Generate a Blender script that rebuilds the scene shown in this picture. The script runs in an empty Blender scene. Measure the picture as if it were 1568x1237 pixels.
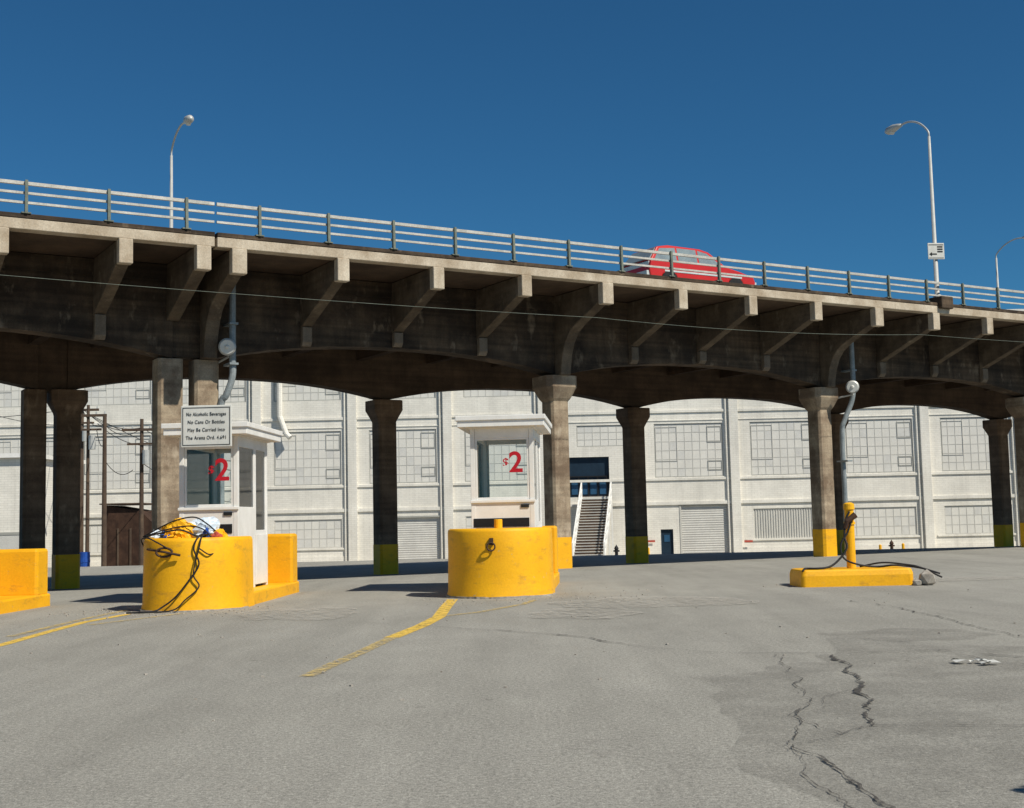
import bpy, bmesh, math, random
from mathutils import Vector, Matrix, noise
random.seed(7)
sc=bpy.context.scene
EYE=1.35
PITCH=0.0900

# =====================================================================
# materials
# =====================================================================
def new_mat(name):
    m=bpy.data.materials.new(name); m.use_nodes=True
    nt=m.node_tree; b=nt.nodes['Principled BSDF']
    return m,nt,b
def N(nt,typ,**kw):
    n=nt.nodes.new(typ)
    for k,v in kw.items():
        if k in n.inputs: n.inputs[k].default_value=v
        else: setattr(n,k,v)
    return n
def ramp(nt,fac,stops):
    r=nt.nodes.new('ShaderNodeValToRGB')
    e=r.color_ramp.elements
    while len(e)<len(stops): e.new(0.5)
    for i,(p,c) in enumerate(stops):
        e[i].position=p; e[i].color=(c,c,c,1) if isinstance(c,(int,float)) else (*c,1)
    nt.links.new(fac,r.inputs[0]); return r
def mixc(nt,fac,a,b,mode='MIX'):
    m=nt.nodes.new('ShaderNodeMix'); m.data_type='RGBA'; m.blend_type=mode
    for s,i in ((fac,0),(a,6),(b,7)):
        if isinstance(s,(int,float)): m.inputs[i].default_value=s
        elif isinstance(s,tuple): m.inputs[i].default_value=(*s,1)
        else: nt.links.new(s,m.inputs[i])
    return m.outputs[2]
def coords(nt,scale=(1,1,1)):
    tc=nt.nodes.new('ShaderNodeTexCoord'); mp=nt.nodes.new('ShaderNodeMapping')
    mp.inputs['Scale'].default_value=scale
    nt.links.new(tc.outputs['Object'],mp.inputs[0]); return mp.outputs[0]
def ntex(nt,scale,detail=6,rough=.6,cs=(1,1,1),dist=0):
    n=N(nt,'ShaderNodeTexNoise'); n.inputs['Scale'].default_value=scale
    n.inputs['Detail'].default_value=detail; n.inputs['Roughness'].default_value=rough
    n.inputs['Distortion'].default_value=dist
    nt.links.new(coords(nt,cs),n.inputs['Vector']); return n.outputs['Fac']
def bump(nt,b,h,strength=.3,dist=.02):
    bp=N(nt,'ShaderNodeBump'); bp.inputs['Strength'].default_value=strength; bp.inputs['Distance'].default_value=dist
    nt.links.new(h,bp.inputs['Height']); nt.links.new(bp.outputs[0],b.inputs['Normal'])

def worn(name,base,dark,rough=.85,scale=1.2,streak=.5,grain=30,bs=.25,metal=0,lo=.35,hi=.7,light=None,spec=.3,gc=.18,boards=0,chips=None):
    """weathered surface: base colour with cloudy and vertical-streak dirt and fine grain"""
    m,nt,b=new_mat(name)
    n1=ntex(nt,scale,8,.65)
    n2=ntex(nt,1.0,6,.7,(3.5,3.5,.35))
    r1=ramp(nt,n1,[(lo,1.0),(hi,0.0)])
    r2=ramp(nt,n2,[(.45,0.0),(.72,1.0)])
    c=mixc(nt,r1.outputs[0],base,dark)
    mm=N(nt,'ShaderNodeMath',operation='MULTIPLY'); nt.links.new(r2.outputs[0],mm.inputs[0]); mm.inputs[1].default_value=streak
    c=mixc(nt,mm.outputs[0],c,dark)
    n3=ntex(nt,grain,3,.6)
    r3=ramp(nt,n3,[(.3,1-gc),(.7,1+gc*.8)])
    c=mixc(nt,1.0,c,r3.outputs[0],'MULTIPLY')
    if light:
        n4=ntex(nt,2.3,5,.6,(1,1,.5)); r4=ramp(nt,n4,[(.60,0.0),(.72,.8)])
        c=mixc(nt,r4.outputs[0],c,light)
    h=n3
    if boards:
        nb=ntex(nt,1.0,2,.4,(.25,.25,9)); rb=ramp(nt,nb,[(.35,1-boards),(.65,1+boards)])
        c=mixc(nt,1.0,c,rb.outputs[0],'MULTIPLY')
    if chips:
        nc=ntex(nt,7,9,.8); c=mixc(nt,ramp(nt,nc,[(.635,0.0),(.655,.85)]).outputs[0],c,chips)
        nd=ntex(nt,2.6,6,.7,(1,1,2.5)); c=mixc(nt,ramp(nt,nd,[(.54,0.0),(.70,.45)]).outputs[0],c,(.30,.16,.04))
    nt.links.new(c,b.inputs['Base Color']); b.inputs['Roughness'].default_value=rough
    b.inputs['Metallic'].default_value=metal; b.inputs['Specular IOR Level'].default_value=spec
    bump(nt,b,h,bs,.01)
    return m

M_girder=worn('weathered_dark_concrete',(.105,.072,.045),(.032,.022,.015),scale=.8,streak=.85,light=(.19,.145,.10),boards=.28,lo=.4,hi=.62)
M_deckcon=worn('bracket_concrete',(.165,.128,.088),(.062,.045,.031),scale=1.5,streak=.7,light=(.22,.18,.13),boards=.1)  # colour darkened to paint in the shade on the bracket sides
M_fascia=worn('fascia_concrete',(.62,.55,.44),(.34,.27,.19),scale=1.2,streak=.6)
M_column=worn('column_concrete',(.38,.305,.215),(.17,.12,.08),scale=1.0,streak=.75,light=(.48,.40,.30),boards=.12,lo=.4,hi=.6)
M_stiff=worn('stiffener_concrete',(.25,.20,.15),(.11,.085,.06),scale=1.0,streak=.6)
M_rowback=worn('rear_column_concrete',(.24,.155,.098),(.10,.063,.04),scale=1.0,streak=.6,light=(.30,.21,.14),boards=.15)  # rear columns: darker brown than the front column concrete
M_under=worn('dark_underside',(.12,.08,.052),(.05,.033,.022),scale=1.0,streak=.5,boards=.15)  # dark brown concrete for deck slab, rear girder and floor beams
M_yellow=worn('yellow_traffic_paint',(.88,.45,.008),(.80,.385,.008),rough=.55,scale=1.4,streak=.2,lo=.3,hi=.6,grain=26,bs=.3,gc=.06,chips=(.45,.36,.2))
M_white=worn('white_booth_paint',(.86,.85,.82),(.72,.71,.67),rough=.5,scale=2,streak=.25,grain=50,bs=.05,gc=.04)
M_galv=worn('galvanised_metal',(.56,.56,.53),(.42,.43,.42),rough=.5,scale=3,streak=.3,metal=.3,bs=.05,gc=.05)
M_rail=worn('rail_metal',(.60,.58,.53),(.40,.39,.35),rough=.5,scale=3,streak=.3,metal=.1,bs=.05)
M_post=worn('rail_post_paint',(.20,.225,.18),(.11,.13,.11),rough=.6,scale=3)
M_pipe=worn('drainpipe_metal',(.34,.37,.38),(.2,.23,.24),rough=.5,scale=3,metal=.2,bs=.05)
M_black=worn('black_rubber',(.025,.025,.028),(.012,.012,.012),rough=.6,scale=3)
M_dark=worn('dark_opening',(.012,.014,.018),(.008,.008,.01),rough=.7)
M_navy=worn('navy_paint',(.01,.03,.055),(.006,.018,.035),rough=.5)
M_doorblue=worn('door_blue_panel',(.03,.10,.2),(.02,.07,.14),rough=.4)
M_wood=worn('weathered_wood',(.13,.09,.06),(.06,.04,.03),rough=.9,scale=2,streak=.7)
M_rust=worn('rusty_sheet',(.085,.045,.028),(.03,.015,.01),rough=.9,scale=2,streak=.7)
M_stone=worn('broken_concrete',(.46,.43,.38),(.28,.25,.21),scale=5)
M_red=worn('red_lettering',(.52,.012,.025),(.44,.01,.02),rough=.5)
M_signw=worn('sign_white',(.70,.70,.66),(.56,.56,.52),rough=.5,scale=3,streak=.3,bs=.02,gc=.04)
M_pane=worn('painted_window_panes',(.76,.74,.68),(.64,.625,.58),rough=.5,scale=.9,streak=.4,lo=.3,hi=.8,bs=.05,gc=.05)
M_pane2=worn('repainted_panes',(.68,.67,.63),(.58,.57,.54),rough=.45,scale=2,streak=.3,bs=.05,gc=.05)
M_mull=worn('window_mullions',(.60,.585,.54),(.5,.49,.45),rough=.6)
M_mulld=worn('window_frame_dark',(.42,.42,.385),(.32,.32,.295),rough=.6)
M_shutter=worn('roller_door_paint',(.62,.61,.57),(.5,.49,.46),rough=.55,scale=1,streak=.5)
M_blue=worn('blue_plastic',(.02,.10,.42),(.015,.06,.3),rough=.45)
M_tarpw=worn('white_plastic',(.75,.8,.84),(.5,.6,.7),rough=.4,scale=5)
M_carred=worn('car_red_paint',(.58,.025,.02),(.5,.02,.015),rough=.3,scale=1,streak=0,spec=.6,bs=0,gc=.0)
M_carw=worn('car_pale_trim',(.6,.66,.66),(.5,.56,.56),rough=.4,scale=1,streak=0,bs=0)
M_carglass=worn('car_window',(.26,.32,.33),(.18,.22,.24),rough=.12,scale=1.5,streak=0,spec=.8,bs=0)
M_brass=worn('rusty_iron',(.10,.05,.03),(.05,.03,.02),rough=.8,scale=6)
M_redcap=worn('faded_red_paint',(.55,.10,.06),(.4,.07,.05),rough=.6)
M_walk=worn('pale_concrete_pavement',(.50,.47,.40),(.36,.33,.28),scale=.7,streak=0)

def glass():
    m,nt,b=new_mat('booth_glass')
    out=nt.nodes['Material Output']
    tr=N(nt,'ShaderNodeBsdfTransparent'); tr.inputs[0].default_value=(.95,.97,.96,1)
    gl=N(nt,'ShaderNodeBsdfGlossy'); gl.inputs['Roughness'].default_value=.03
    fr=N(nt,'ShaderNodeFresnel'); fr.inputs[0].default_value=1.45
    mx=N(nt,'ShaderNodeMixShader'); nt.links.new(fr.outputs[0],mx.inputs[0])
    nt.links.new(tr.outputs[0],mx.inputs[1]); nt.links.new(gl.outputs[0],mx.inputs[2])
    nt.links.new(mx.outputs[0],out.inputs['Surface']); return m
M_glass=glass()

def brick():
    m,nt,b=new_mat('white_painted_brick')
    br=N(nt,'ShaderNodeTexBrick'); br.inputs['Scale'].default_value=1.0
    br.inputs['Brick Width'].default_value=.42; br.inputs['Row Height'].default_value=.14
    br.inputs['Mortar Size'].default_value=.012; br.inputs['Mortar Smooth'].default_value=.3
    br.inputs['Color1'].default_value=(.83,.80,.725,1); br.inputs['Color2'].default_value=(.78,.75,.675,1)
    br.inputs['Mortar'].default_value=(.66,.635,.57,1)
    tc=N(nt,'ShaderNodeTexCoord'); sx=N(nt,'ShaderNodeSeparateXYZ'); cb=N(nt,'ShaderNodeCombineXYZ')
    nt.links.new(tc.outputs['Object'],sx.inputs[0]); nt.links.new(sx.outputs[0],cb.inputs[0]); nt.links.new(sx.outputs[2],cb.inputs[1])
    nt.links.new(cb.outputs[0],br.inputs['Vector'])
    n1=ntex(nt,.35,8,.7); r1=ramp(nt,n1,[(.35,1.03),(.7,.82)])
    n2=ntex(nt,1.0,6,.7,(1.5,1.5,.12)); r2=ramp(nt,n2,[(.48,1.0),(.75,.82)])
    c=mixc(nt,1.0,br.outputs['Color'],r1.outputs[0],'MULTIPLY')
    c=mixc(nt,1.0,c,r2.outputs[0],'MULTIPLY')
    n5=ntex(nt,1.6,7,.75); c=mixc(nt,ramp(nt,n5,[(.63,0.0),(.70,.4)]).outputs[0],c,(.50,.45,.38))
    nt.links.new(c,b.inputs['Base Color']); b.inputs['Roughness'].default_value=.8
    n3=ntex(nt,6,5,.7); bump(nt,b,n3,.3,.03)
    return m
M_brick=brick()

def asphalt():
    m,nt,b=new_mat('worn_asphalt')
    big=ntex(nt,.12,6,.6); mid=ntex(nt,.9,10,.78,(1,.45,1),.2); fine=ntex(nt,30,5,.8); vf=ntex(nt,90,3,.85)
    c=ramp(nt,big,[(.3,(.285,.275,.242)),(.55,(.322,.312,.277)),(.75,(.375,.362,.32))]).outputs[0]
    c=mixc(nt,1.0,c,ramp(nt,mid,[(.3,.86),(.5,1.0),(.72,1.10)]).outputs[0],'MULTIPLY')
    c=mixc(nt,1.0,c,ramp(nt,fine,[(.3,.45),(.45,.90),(.55,1.06),(.72,1.6)]).outputs[0],'MULTIPLY')
    c=mixc(nt,1.0,c,ramp(nt,vf,[(.3,.5),(.5,1.0),(.7,1.5)]).outputs[0],'MULTIPLY')
    pv=N(nt,'ShaderNodeTexVoronoi'); pv.inputs['Scale'].default_value=26; nt.links.new(coords(nt),pv.inputs['Vector'])
    c=mixc(nt,ramp(nt,pv.outputs['Distance'],[(.06,.6),(.17,0.0)]).outputs[0],c,(.09,.085,.075))
    st=ntex(nt,.55,7,.65,(1,.5,1),.6)
    c=mixc(nt,ramp(nt,st,[(.56,0.0),(.76,.4)]).outputs[0],c,(.18,.172,.155))
    sp=ntex(nt,3.2,3,.5); c=mixc(nt,ramp(nt,sp,[(.70,0.0),(.76,.4)]).outputs[0],c,(.13,.12,.105))
    ly=ntex(nt,1.0,6,.65,(1.1,.07,1),.3)
    c=mixc(nt,1.0,c,ramp(nt,ly,[(.35,.90),(.65,1.07)]).outputs[0],'MULTIPLY')
    vo=N(nt,'ShaderNodeTexVoronoi',feature='DISTANCE_TO_EDGE'); vo.inputs['Scale'].default_value=.6
    wn=N(nt,'ShaderNodeTexNoise'); wn.inputs['Scale'].default_value=1.3; wn.inputs['Detail'].default_value=6
    cc=coords(nt); nt.links.new(cc,wn.inputs['Vector'])
    va=N(nt,'ShaderNodeVectorMath',operation='MULTIPLY_ADD'); va.inputs[1].default_value=(1.3,1.3,0)
    nt.links.new(wn.outputs['Color'],va.inputs[0]); nt.links.new(cc,va.inputs[2]); nt.links.new(va.outputs[0],vo.inputs['Vector'])
    msk=ramp(nt,ntex(nt,.2,3,.5),[(.5,0.0),(.62,.35)])
    cr=ramp(nt,vo.outputs['Distance'],[(.0,1.0),(.008,0.0)])
    mm=N(nt,'ShaderNodeMath',operation='MULTIPLY'); nt.links.new(msk.outputs[0],mm.inputs[0]); nt.links.new(cr.outputs[0],mm.inputs[1])
    c=mixc(nt,mm.outputs[0],c,(.13,.12,.11))
    nt.links.new(c,b.inputs['Base Color']); b.inputs['Roughness'].default_value=.9; b.inputs['Specular IOR Level'].default_value=.2
    bump(nt,b,fine,.7,.015); return m
M_asph=asphalt()

def faded_paint(name,col,dens,scale=9,amax=1.0,soft=.12):
    m,nt,b=new_mat(name); out=nt.nodes['Material Output']
    b.inputs['Base Color'].default_value=(*col,1); b.inputs['Roughness'].default_value=.8
    tr=N(nt,'ShaderNodeBsdfTransparent'); mx=N(nt,'ShaderNodeMixShader')
    n=ntex(nt,scale,7,.8); r=ramp(nt,n,[(dens-.08,amax),(dens+soft,0.0)])
    nt.links.new(r.outputs[0],mx.inputs[0]); nt.links.new(tr.outputs[0],mx.inputs[1]); nt.links.new(b.outputs[0],mx.inputs[2])
    nt.links.new(mx.outputs[0],out.inputs['Surface']); return m
M_line=faded_paint('road_paint_yellow',(.74,.49,.08),.56)
M_line2=faded_paint('road_paint_faded',(.60,.45,.17),.47)
M_crack=faded_paint('crack_tar',(.065,.058,.05),.54,14)
M_dust=faded_paint('pale_dust_patch',(.50,.47,.41),.44,7,.7)
M_patch=faded_paint('dark_asphalt_patch',(.17,.16,.14),.50,1.2,.2,.12)

# =====================================================================
# geometry helpers
# =====================================================================
def empty(name,loc=(0,0,0)):
    o=bpy.data.objects.new(name,None); o.empty_display_size=.5; sc.collection.objects.link(o); return o
def finish(bm,name,mat,parent=None,smooth=False,bevel=0):
    bmesh.ops.recalc_face_normals(bm,faces=bm.faces)
    me=bpy.data.meshes.new(name); bm.to_mesh(me); bm.free()
    me.materials.append(mat)
    if smooth:
        for p in me.polygons: p.use_smooth=True
    o=bpy.data.objects.new(name,me); sc.collection.objects.link(o)
    if parent: o.parent=parent
    if bevel:
        md=o.modifiers.new('bv','BEVEL'); md.width=bevel; md.segments=2; md.limit_method='ANGLE'
    return o
ID=Matrix.Identity(4)
def box(bm,x0,x1,y0,y1,z0,z1,M=ID):
    v=[bm.verts.new(M@Vector((x,y,z))) for z in (z0,z1) for x,y in ((x0,y0),(x1,y0),(x1,y1),(x0,y1))]
    for f in ((0,3,2,1),(4,5,6,7),(0,1,5,4),(1,2,6,5),(2,3,7,6),(3,0,4,7)): bm.faces.new([v[i] for i in f])
def prism(bm,A,B):
    a=[bm.verts.new(p) for p in A]; b=[bm.verts.new(p) for p in B]; n=len(a)
    bm.faces.new(a); bm.faces.new(b[::-1])
    for i in range(n): bm.faces.new((a[i],a[(i+1)%n],b[(i+1)%n],b[i]))
def loft(bm,rings):
    R=[[bm.verts.new(p) for p in r] for r in rings]; n=len(R[0])
    bm.faces.new(R[0][::-1]); bm.faces.new(R[-1])
    for a,b in zip(R,R[1:]):
        for i in range(n): bm.faces.new((a[i],a[(i+1)%n],b[(i+1)%n],b[i]))
def sweep(bm,pts,r,seg=10,closed=False):
    pts=[Vector(p) for p in pts]; rings=[]
    rr=r if isinstance(r,(list,tuple)) else [r]*len(pts)
    prev=None
    for i,p in enumerate(pts):
        t=(pts[min(i+1,len(pts)-1)]-pts[max(i-1,0)]).normalized()
        if prev is None: up=Vector((0,0,1)) if abs(t.z)<.9 else Vector((1,0,0)); a=t.cross(up).normalized()
        else: a=(prev-t*prev.dot(t)).normalized()
        prev=a; b=t.cross(a)
        rings.append([p+(a*math.cos(k*2*math.pi/seg)+b*math.sin(k*2*math.pi/seg))*rr[i] for k in range(seg)])
    loft(bm,rings)
def smoothpts(pts,n=8):
    P=[Vector(p) for p in pts]; P=[P[0]*2-P[1]]+P+[P[-1]*2-P[-2]]; out=[]
    for i in range(1,len(P)-2):
        for k in range(n):
            t=k/n; a,b,c,d=P[i-1:i+3]
            out.append(.5*((2*b)+(c-a)*t+(2*a-5*b+4*c-d)*t*t+(3*b-3*c+d-a)*t**3))
    out.append(P[-2]); return out
def sstep(x): x=max(0,min(1,x)); return x*x*(3-2*x)
def G(X,Y):
    q=-.512*X+.859*Y
    return -.40*sstep((q-27)/14)-1.15*max(0,min(1,(Y-60)/33))

# =====================================================================
# ground
# =====================================================================
bm=bmesh.new()
xs=[-2500,-900,-400,-220,-140]+[x*2.0-100 for x in range(0,101)]+[140,220,400,900,2500]
ys=[-400,-120,-50]+[y*1.0-20 for y in range(0,121)]+[130,180,300,700,1500,3500]
vs=[[bm.verts.new((x,y,G(x,y))) for x in xs] for y in ys]
for j in range(len(ys)-1):
    for i in range(len(xs)-1): bm.faces.new((vs[j][i],vs[j][i+1],vs[j+1][i+1],vs[j+1][i]))
ground=finish(bm,'asphalt_ground',M_asph,smooth=True)

def strip(bm,pts,w,z,jit=0,wj=0):
    P=[]
    for a,b in zip(pts,pts[1:]):
        a=Vector((*a,0)); b=Vector((*b,0)); n=max(2,int((b-a).length/.07)) if jit else 6
        for k in range(n): P.append(a.lerp(b,k/n))
    P.append(Vector((*pts[-1],0)))
    L=[];R=[]
    for i,p in enumerate(P):
        t=(P[min(i+1,len(P)-1)]-P[max(i-1,0)]).normalized(); nn=Vector((-t.y,t.x,0))
        if jit and 0<i<len(P)-1: p=p+nn*random.uniform(-jit,jit)*.6+nn*jit*2.6*noise.noise(p*2.3)+nn*jit*2.0*noise.noise(p*.9)
        ww=w*(1+random.uniform(-wj,wj))*.5*(1 if not jit else (.5+1.1*abs(noise.noise(p*1.3+Vector((9,2,0))))*2))
        L.append(bm.verts.new(p+nn*ww+Vector((0,0,z)))); R.append(bm.verts.new(p-nn*ww+Vector((0,0,z))))
    for i in range(len(P)-1): bm.faces.new((L[i],R[i],R[i+1],L[i+1]))
marks=empty('road_markings')
bm=bmesh.new()
strip(bm,[(-6.10,11.5),(-6.12,15.53),(-6.21,17.07),(-6.28,18.81),(-6.10,20.3)],.15,.004)
strip(bm,[(-1.10,22.3),(-1.11,20.2),(-1.10,18.31),(-1.24,16.79),(-1.47,15.19)],.19,.004)
finish(bm,'painted_line',M_line,marks)
bm=bmesh.new()
strip(bm,[(-6.47,16.5),(-6.49,19.74),(-6.40,21.27)],.12,.008)
strip(bm,[(-1.47,15.15),(-1.64,13.46),(-1.80,12.20),(-1.87,11.51)],.15,.008)
strip(bm,[(-1.03,18.41),(-.54,19.03),(.10,20.57),(.3,21.6)],.12,.008)
strip(bm,[(-6.0,18.2),(-5.6,19.2),(-5.2,20.2)],.12,.008)
finish(bm,'faded_line',M_line2,marks)
bm=bmesh.new()
strip(bm,[(-1.28,16.8),(-.25,15.85),(.66,14.76),(1.28,13.5),(1.97,12.7),(2.58,12.57),(3.16,12.39),(4.07,12.5),(4.55,11.81),(6,11.6)],.018,.012,.02,.6)
strip(bm,[(2.48,12.41),(2.27,10.59),(2.06,9.32),(1.78,8.34),(1.54,7.44)],.009,.012,.03,.7)
strip(bm,[(5.1,19.7),(5.35,17.5),(5.3,15.5),(5.3,13.6),(5.7,11.5)],.02,.012,.03,.7)
strip(bm,[(2.98,12.3),(2.98,11.91),(2.73,10.51),(2.49,9.42),(2.22,8.22)],.026,.012,.035,.8)
strip(bm,[(2.22,8.22),(1.97,7.94),(1.70,7.63),(1.59,7.60)],.010,.012,.025,.7)
strip(bm,[(1.59,7.6),(1.56,7.2),(1.5,6.8),(1.47,6.3),(1.5,5.6)],.008,.012,.02,.7)
strip(bm,[(1.59,7.6),(1.66,7.2),(1.70,6.77),(1.66,6.4),(1.65,5.9),(1.7,5.2)],.022,.012,.025,.8)
strip(bm,[(2.22,8.22),(2.55,8.2),(3.1,8.1),(4.2,8.3)],.007,.012,.02,.7)
strip(bm,[(2.6,9.9),(2.2,9.5),(2.1,9.0)],.007,.012,.02,.7)
strip(bm,[(1.95,9.0),(1.8,8.6),(1.9,8.2),(1.97,7.94)],.007,.012,.03,.7)
strip(bm,[(6.2,9.0),(4.9,10.2),(4.2,11.6),(4.07,12.5)],.012,.012,.03,.7)
finish(bm,'pavement_crack',M_crack,marks)
def blob(bm,cx,cy,rx,ry,z,n=36,am=.35):
    c=bm.verts.new((cx,cy,z)); ring=[]
    for k in range(n):
        a=k*2*math.pi/n; s=1+am*noise.noise(Vector((math.cos(a)*1.5+cx,math.sin(a)*1.5+cy,0)))+am*.4*noise.noise(Vector((math.cos(a)*5+cx,math.sin(a)*5+cy,0)))
        ring.append(bm.verts.new((cx+rx*s*math.cos(a),cy+ry*s*math.sin(a),z)))
    for k in range(n): bm.faces.new((c,ring[k],ring[(k+1)%n]))
bm=bmesh.new()
for a in ((2.2,20.4,1.6,1.3),(.9,18.3,.8,1.0),(8,25,2.4,.8),(-3.3,19.4,.9,1.3)): blob(bm,*a,.016)
finish(bm,'dust_patch',M_dust,marks)
bm=bmesh.new()
blob(bm,3.6,9.3,2.1,3.6,.008,60,.6); blob(bm,4.3,14.2,.9,.8,.008)
finish(bm,'dark_patch',M_patch,marks)
bm=bmesh.new()
for _ in range(9):
    x=4.0+random.uniform(-.16,.16); y=11.3+random.uniform(-.2,.2); s=random.uniform(.03,.06)
    v=[bm.verts.new((x+s*math.cos(a)*random.uniform(.7,1.6),y+s*math.sin(a)*random.uniform(.7,1.6),random.uniform(.014,.05))) for a in (0,1.2,2.5,3.6,5)]
    bm.faces.new(v)
finish(bm,'litter_scrap',M_signw)
bm=bmesh.new()
for _ in range(420):
    r=random.random()
    if r<.4: x=random.uniform(-7.5,-4) ; y=random.gauss(20.6,.6)
    elif r<.7: x=random.uniform(-1.5,2.5); y=random.gauss(22.2,.9)
    else: x=random.uniform(-7,8); y=random.uniform(9,26)
    s=random.uniform(.005,.016)
    box(bm,-s,s,-s*random.uniform(.5,1.2),s*.8,0,s,Matrix.Translation((x,y,0))@Matrix.Rotation(random.random()*6,4,'Z')@Matrix.Rotation(random.uniform(-.4,.4),4,'X'))
finish(bm,'gravel_grit',M_stone)
bm=bmesh.new(); box(bm,-54,50,91.2,92.97,-1.75,-1.47); finish(bm,'warehouse_pavement',M_walk,bevel=.02)

# =====================================================================
# overpass
# =====================================================================
over=empty('highway_overpass')
U=Vector((.859,.512,0)); W=Vector((-.512,.859,0)); F0=Vector((2.68,34.6,0))
MB=Matrix(((U.x,W.x,0,F0.x),(U.y,W.y,0,F0.y),(0,0,1,0),(0,0,0,1)))
def Bp(t,w,z): return MB@Vector((t,w,z))
S=2.6; T0,T1=-49.4,78.0
WC1,WC2,WF=2.8,11.0,13.8
JOINT=-10.95
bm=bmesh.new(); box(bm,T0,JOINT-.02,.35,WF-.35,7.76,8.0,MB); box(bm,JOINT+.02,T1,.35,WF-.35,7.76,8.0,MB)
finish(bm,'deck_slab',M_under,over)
bm=bmesh.new()
for w0,w1 in ((0,.35),(WF-.35,WF)):
    box(bm,T0,JOINT-.03,w0,w1,7.75,7.985,MB); box(bm,JOINT+.03,T1,w0,w1,7.75,7.985,MB)
finish(bm,'fascia_beam',M_fascia,over,bevel=.015)
bm=bmesh.new()
for w0,w1 in ((-.012,.34),(WF-.34,WF+.012)):
    box(bm,T0,JOINT-.03,w0,w1,7.99,8.09,MB); box(bm,JOINT+.03,T1,w0,w1,7.99,8.09,MB)
finish(bm,'kerb',M_girder,over,bevel=.01)
bm=bmesh.new(); box(bm,T0,T1,.36,WF-.36,8.004,8.05,MB); finish(bm,'road_surface',M_asph,over)
def soffit(t,left,right):
    s=(t-left)/(right-left); return 5.45+.55*(1-abs(2*s-1)**2.3)
def girder(bm,w0,w1,sup):
    ts=[]
    for a,b in zip(sup,sup[1:]):
        for k in range(20): ts.append((a+(b-a)*k/20,a,b))
    ts.append((sup[-1],sup[-2],sup[-1]))
    loft(bm,[[Bp(t,w0,soffit(t,a,b)),Bp(t,w1,soffit(t,a,b)),Bp(t,w1,7.745),Bp(t,w0,7.745)] for t,a,b in ts])
supR1=[-10.4+10.4*i for i in range(0,9)]; supL1=[-11.24-10.4*i for i in range(3,-1,-1)]
SK=-1.62
supR2=[-10.4+SK+10.4*i for i in range(0,9)]; supL2=[-11.24+SK-10.4*i for i in range(3,-1,-1)]
bm=bmesh.new()
girder(bm,WC1-.3,WC1+.3,supR1); girder(bm,WC1-.3,WC1+.3,supL1)
box(bm,-11.235,-10.405,WC1-.2,WC1+.2,5.5,7.74,MB)
box(bm,-10.39,72.7,WC1-.36,WC1-.302,7.35,7.74,MB); box(bm,-42,-11.25,WC1-.36,WC1-.302,7.35,7.74,MB)
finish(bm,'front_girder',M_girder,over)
bm=bmesh.new()
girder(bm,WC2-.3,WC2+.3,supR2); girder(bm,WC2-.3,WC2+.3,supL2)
box(bm,-11.235+SK,-10.405+SK,WC2-.25,WC2+.25,5.4,7.74,MB)
finish(bm,'rear_girder',M_under,over)
ns=[i for i in range(-14,24)]
tb=[(n-4)*S for n in ns]+[-11.24]
bm=bmesh.new()
for t in tb: box(bm,t-.15,t+.15,WC1+.3,WC2-.3,6.75,7.745,MB)
finish(bm,'floor_beams',M_under,over)
def bracket(bm,bh,t,hw,side,col):
    f=(lambda w: w) if side==0 else (lambda w: WF-w)
    if col: prof=[(.2,7.745),(.2,7.24),(1.35,6.80),(1.7,6.60),(1.93,6.34),(2.07,6.02),(2.14,5.72),(2.17,5.455),(2.5,5.455),(2.5,7.745)]
    else: prof=[(.2,7.745),(.2,7.25),(2.5,6.37),(2.5,7.745)]
    prism(bm,[Bp(t-hw,f(w),z) for w,z in prof],[Bp(t+hw,f(w),z) for w,z in prof])
    if side==0: box(bh,t-hw-.01,t+hw+.01,-.035,.198,7.16 if col else 7.19,7.747,MB)
    else: box(bh,t-hw,t+hw,WF-.198,WF+.03,7.23,7.747,MB)
bm=bmesh.new(); bm2=bmesh.new(); bm3=bmesh.new(); bh=bmesh.new()
for n in ns:
    t=(n-4)*S; col=(n%4==0) and n>=0
    bracket(bm,bh,t,.17 if col else .145,0,col); bracket(bm2,bh,t,.15,1,False)
    if not col:
        if t>-10.6: l=-10.4+10.4*math.floor((t+10.4+1e-6)/10.4); z=soffit(t,l,l+10.4)
        else: l=-11.24-10.4*math.ceil((-11.24-t)/10.4); z=soffit(t,l,l+10.4)
        pr=[(2.502,6.40),(2.34,6.40),(2.34,z+.12),(2.42,z+.02),(2.502,z+.02)]
        prism(bm3,[Bp(t-.13,w,zz) for w,zz in pr],[Bp(t+.13,w,zz) for w,zz in pr])
bracket(bm,bh,-11.24,.16,0,False)
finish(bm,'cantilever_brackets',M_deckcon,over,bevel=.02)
finish(bh,'bracket_heads',M_fascia,over,bevel=.02)  # paler colour paints in sunlight on the front faces; same concrete as the arms
finish(bm2,'rear_cantilever_brackets',M_deckcon,over)
finish(bm3,'girder_stiffeners',M_stiff,over,bevel=.015)
def octa(t,w,h,ch,z):
    p=[(-h,-h+ch),(-h+ch,-h),(h-ch,-h),(h,-h+ch),(h,h-ch),(h-ch,h),(-h+ch,h),(-h,h-ch)]
    return [Bp(t+a,w+b,z) for a,b in p]
YB=.9
def column(bmc,bmy,t,w,cap=True,sh=.30,yh=YB):
    P=Bp(t,w,0); g=G(P.x,P.y)-.1
    loft(bmy,[octa(t,w,sh+.008,.075,g),octa(t,w,sh+.008,.075,g+.1+yh)])
    if cap:
        loft(bmc,[octa(t,w,sh,.07,g+.06+yh),octa(t,w,sh,.07,4.72),octa(t,w,.36,.08,4.80),octa(t,w,.52,.14,5.12),octa(t,w,.52,.14,5.449)])
    else:
        loft(bmc,[octa(t,w,sh,.07,g+.06+yh),octa(t,w,sh,.07,5.449)])
bc=bmesh.new(); by=bmesh.new()
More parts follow.
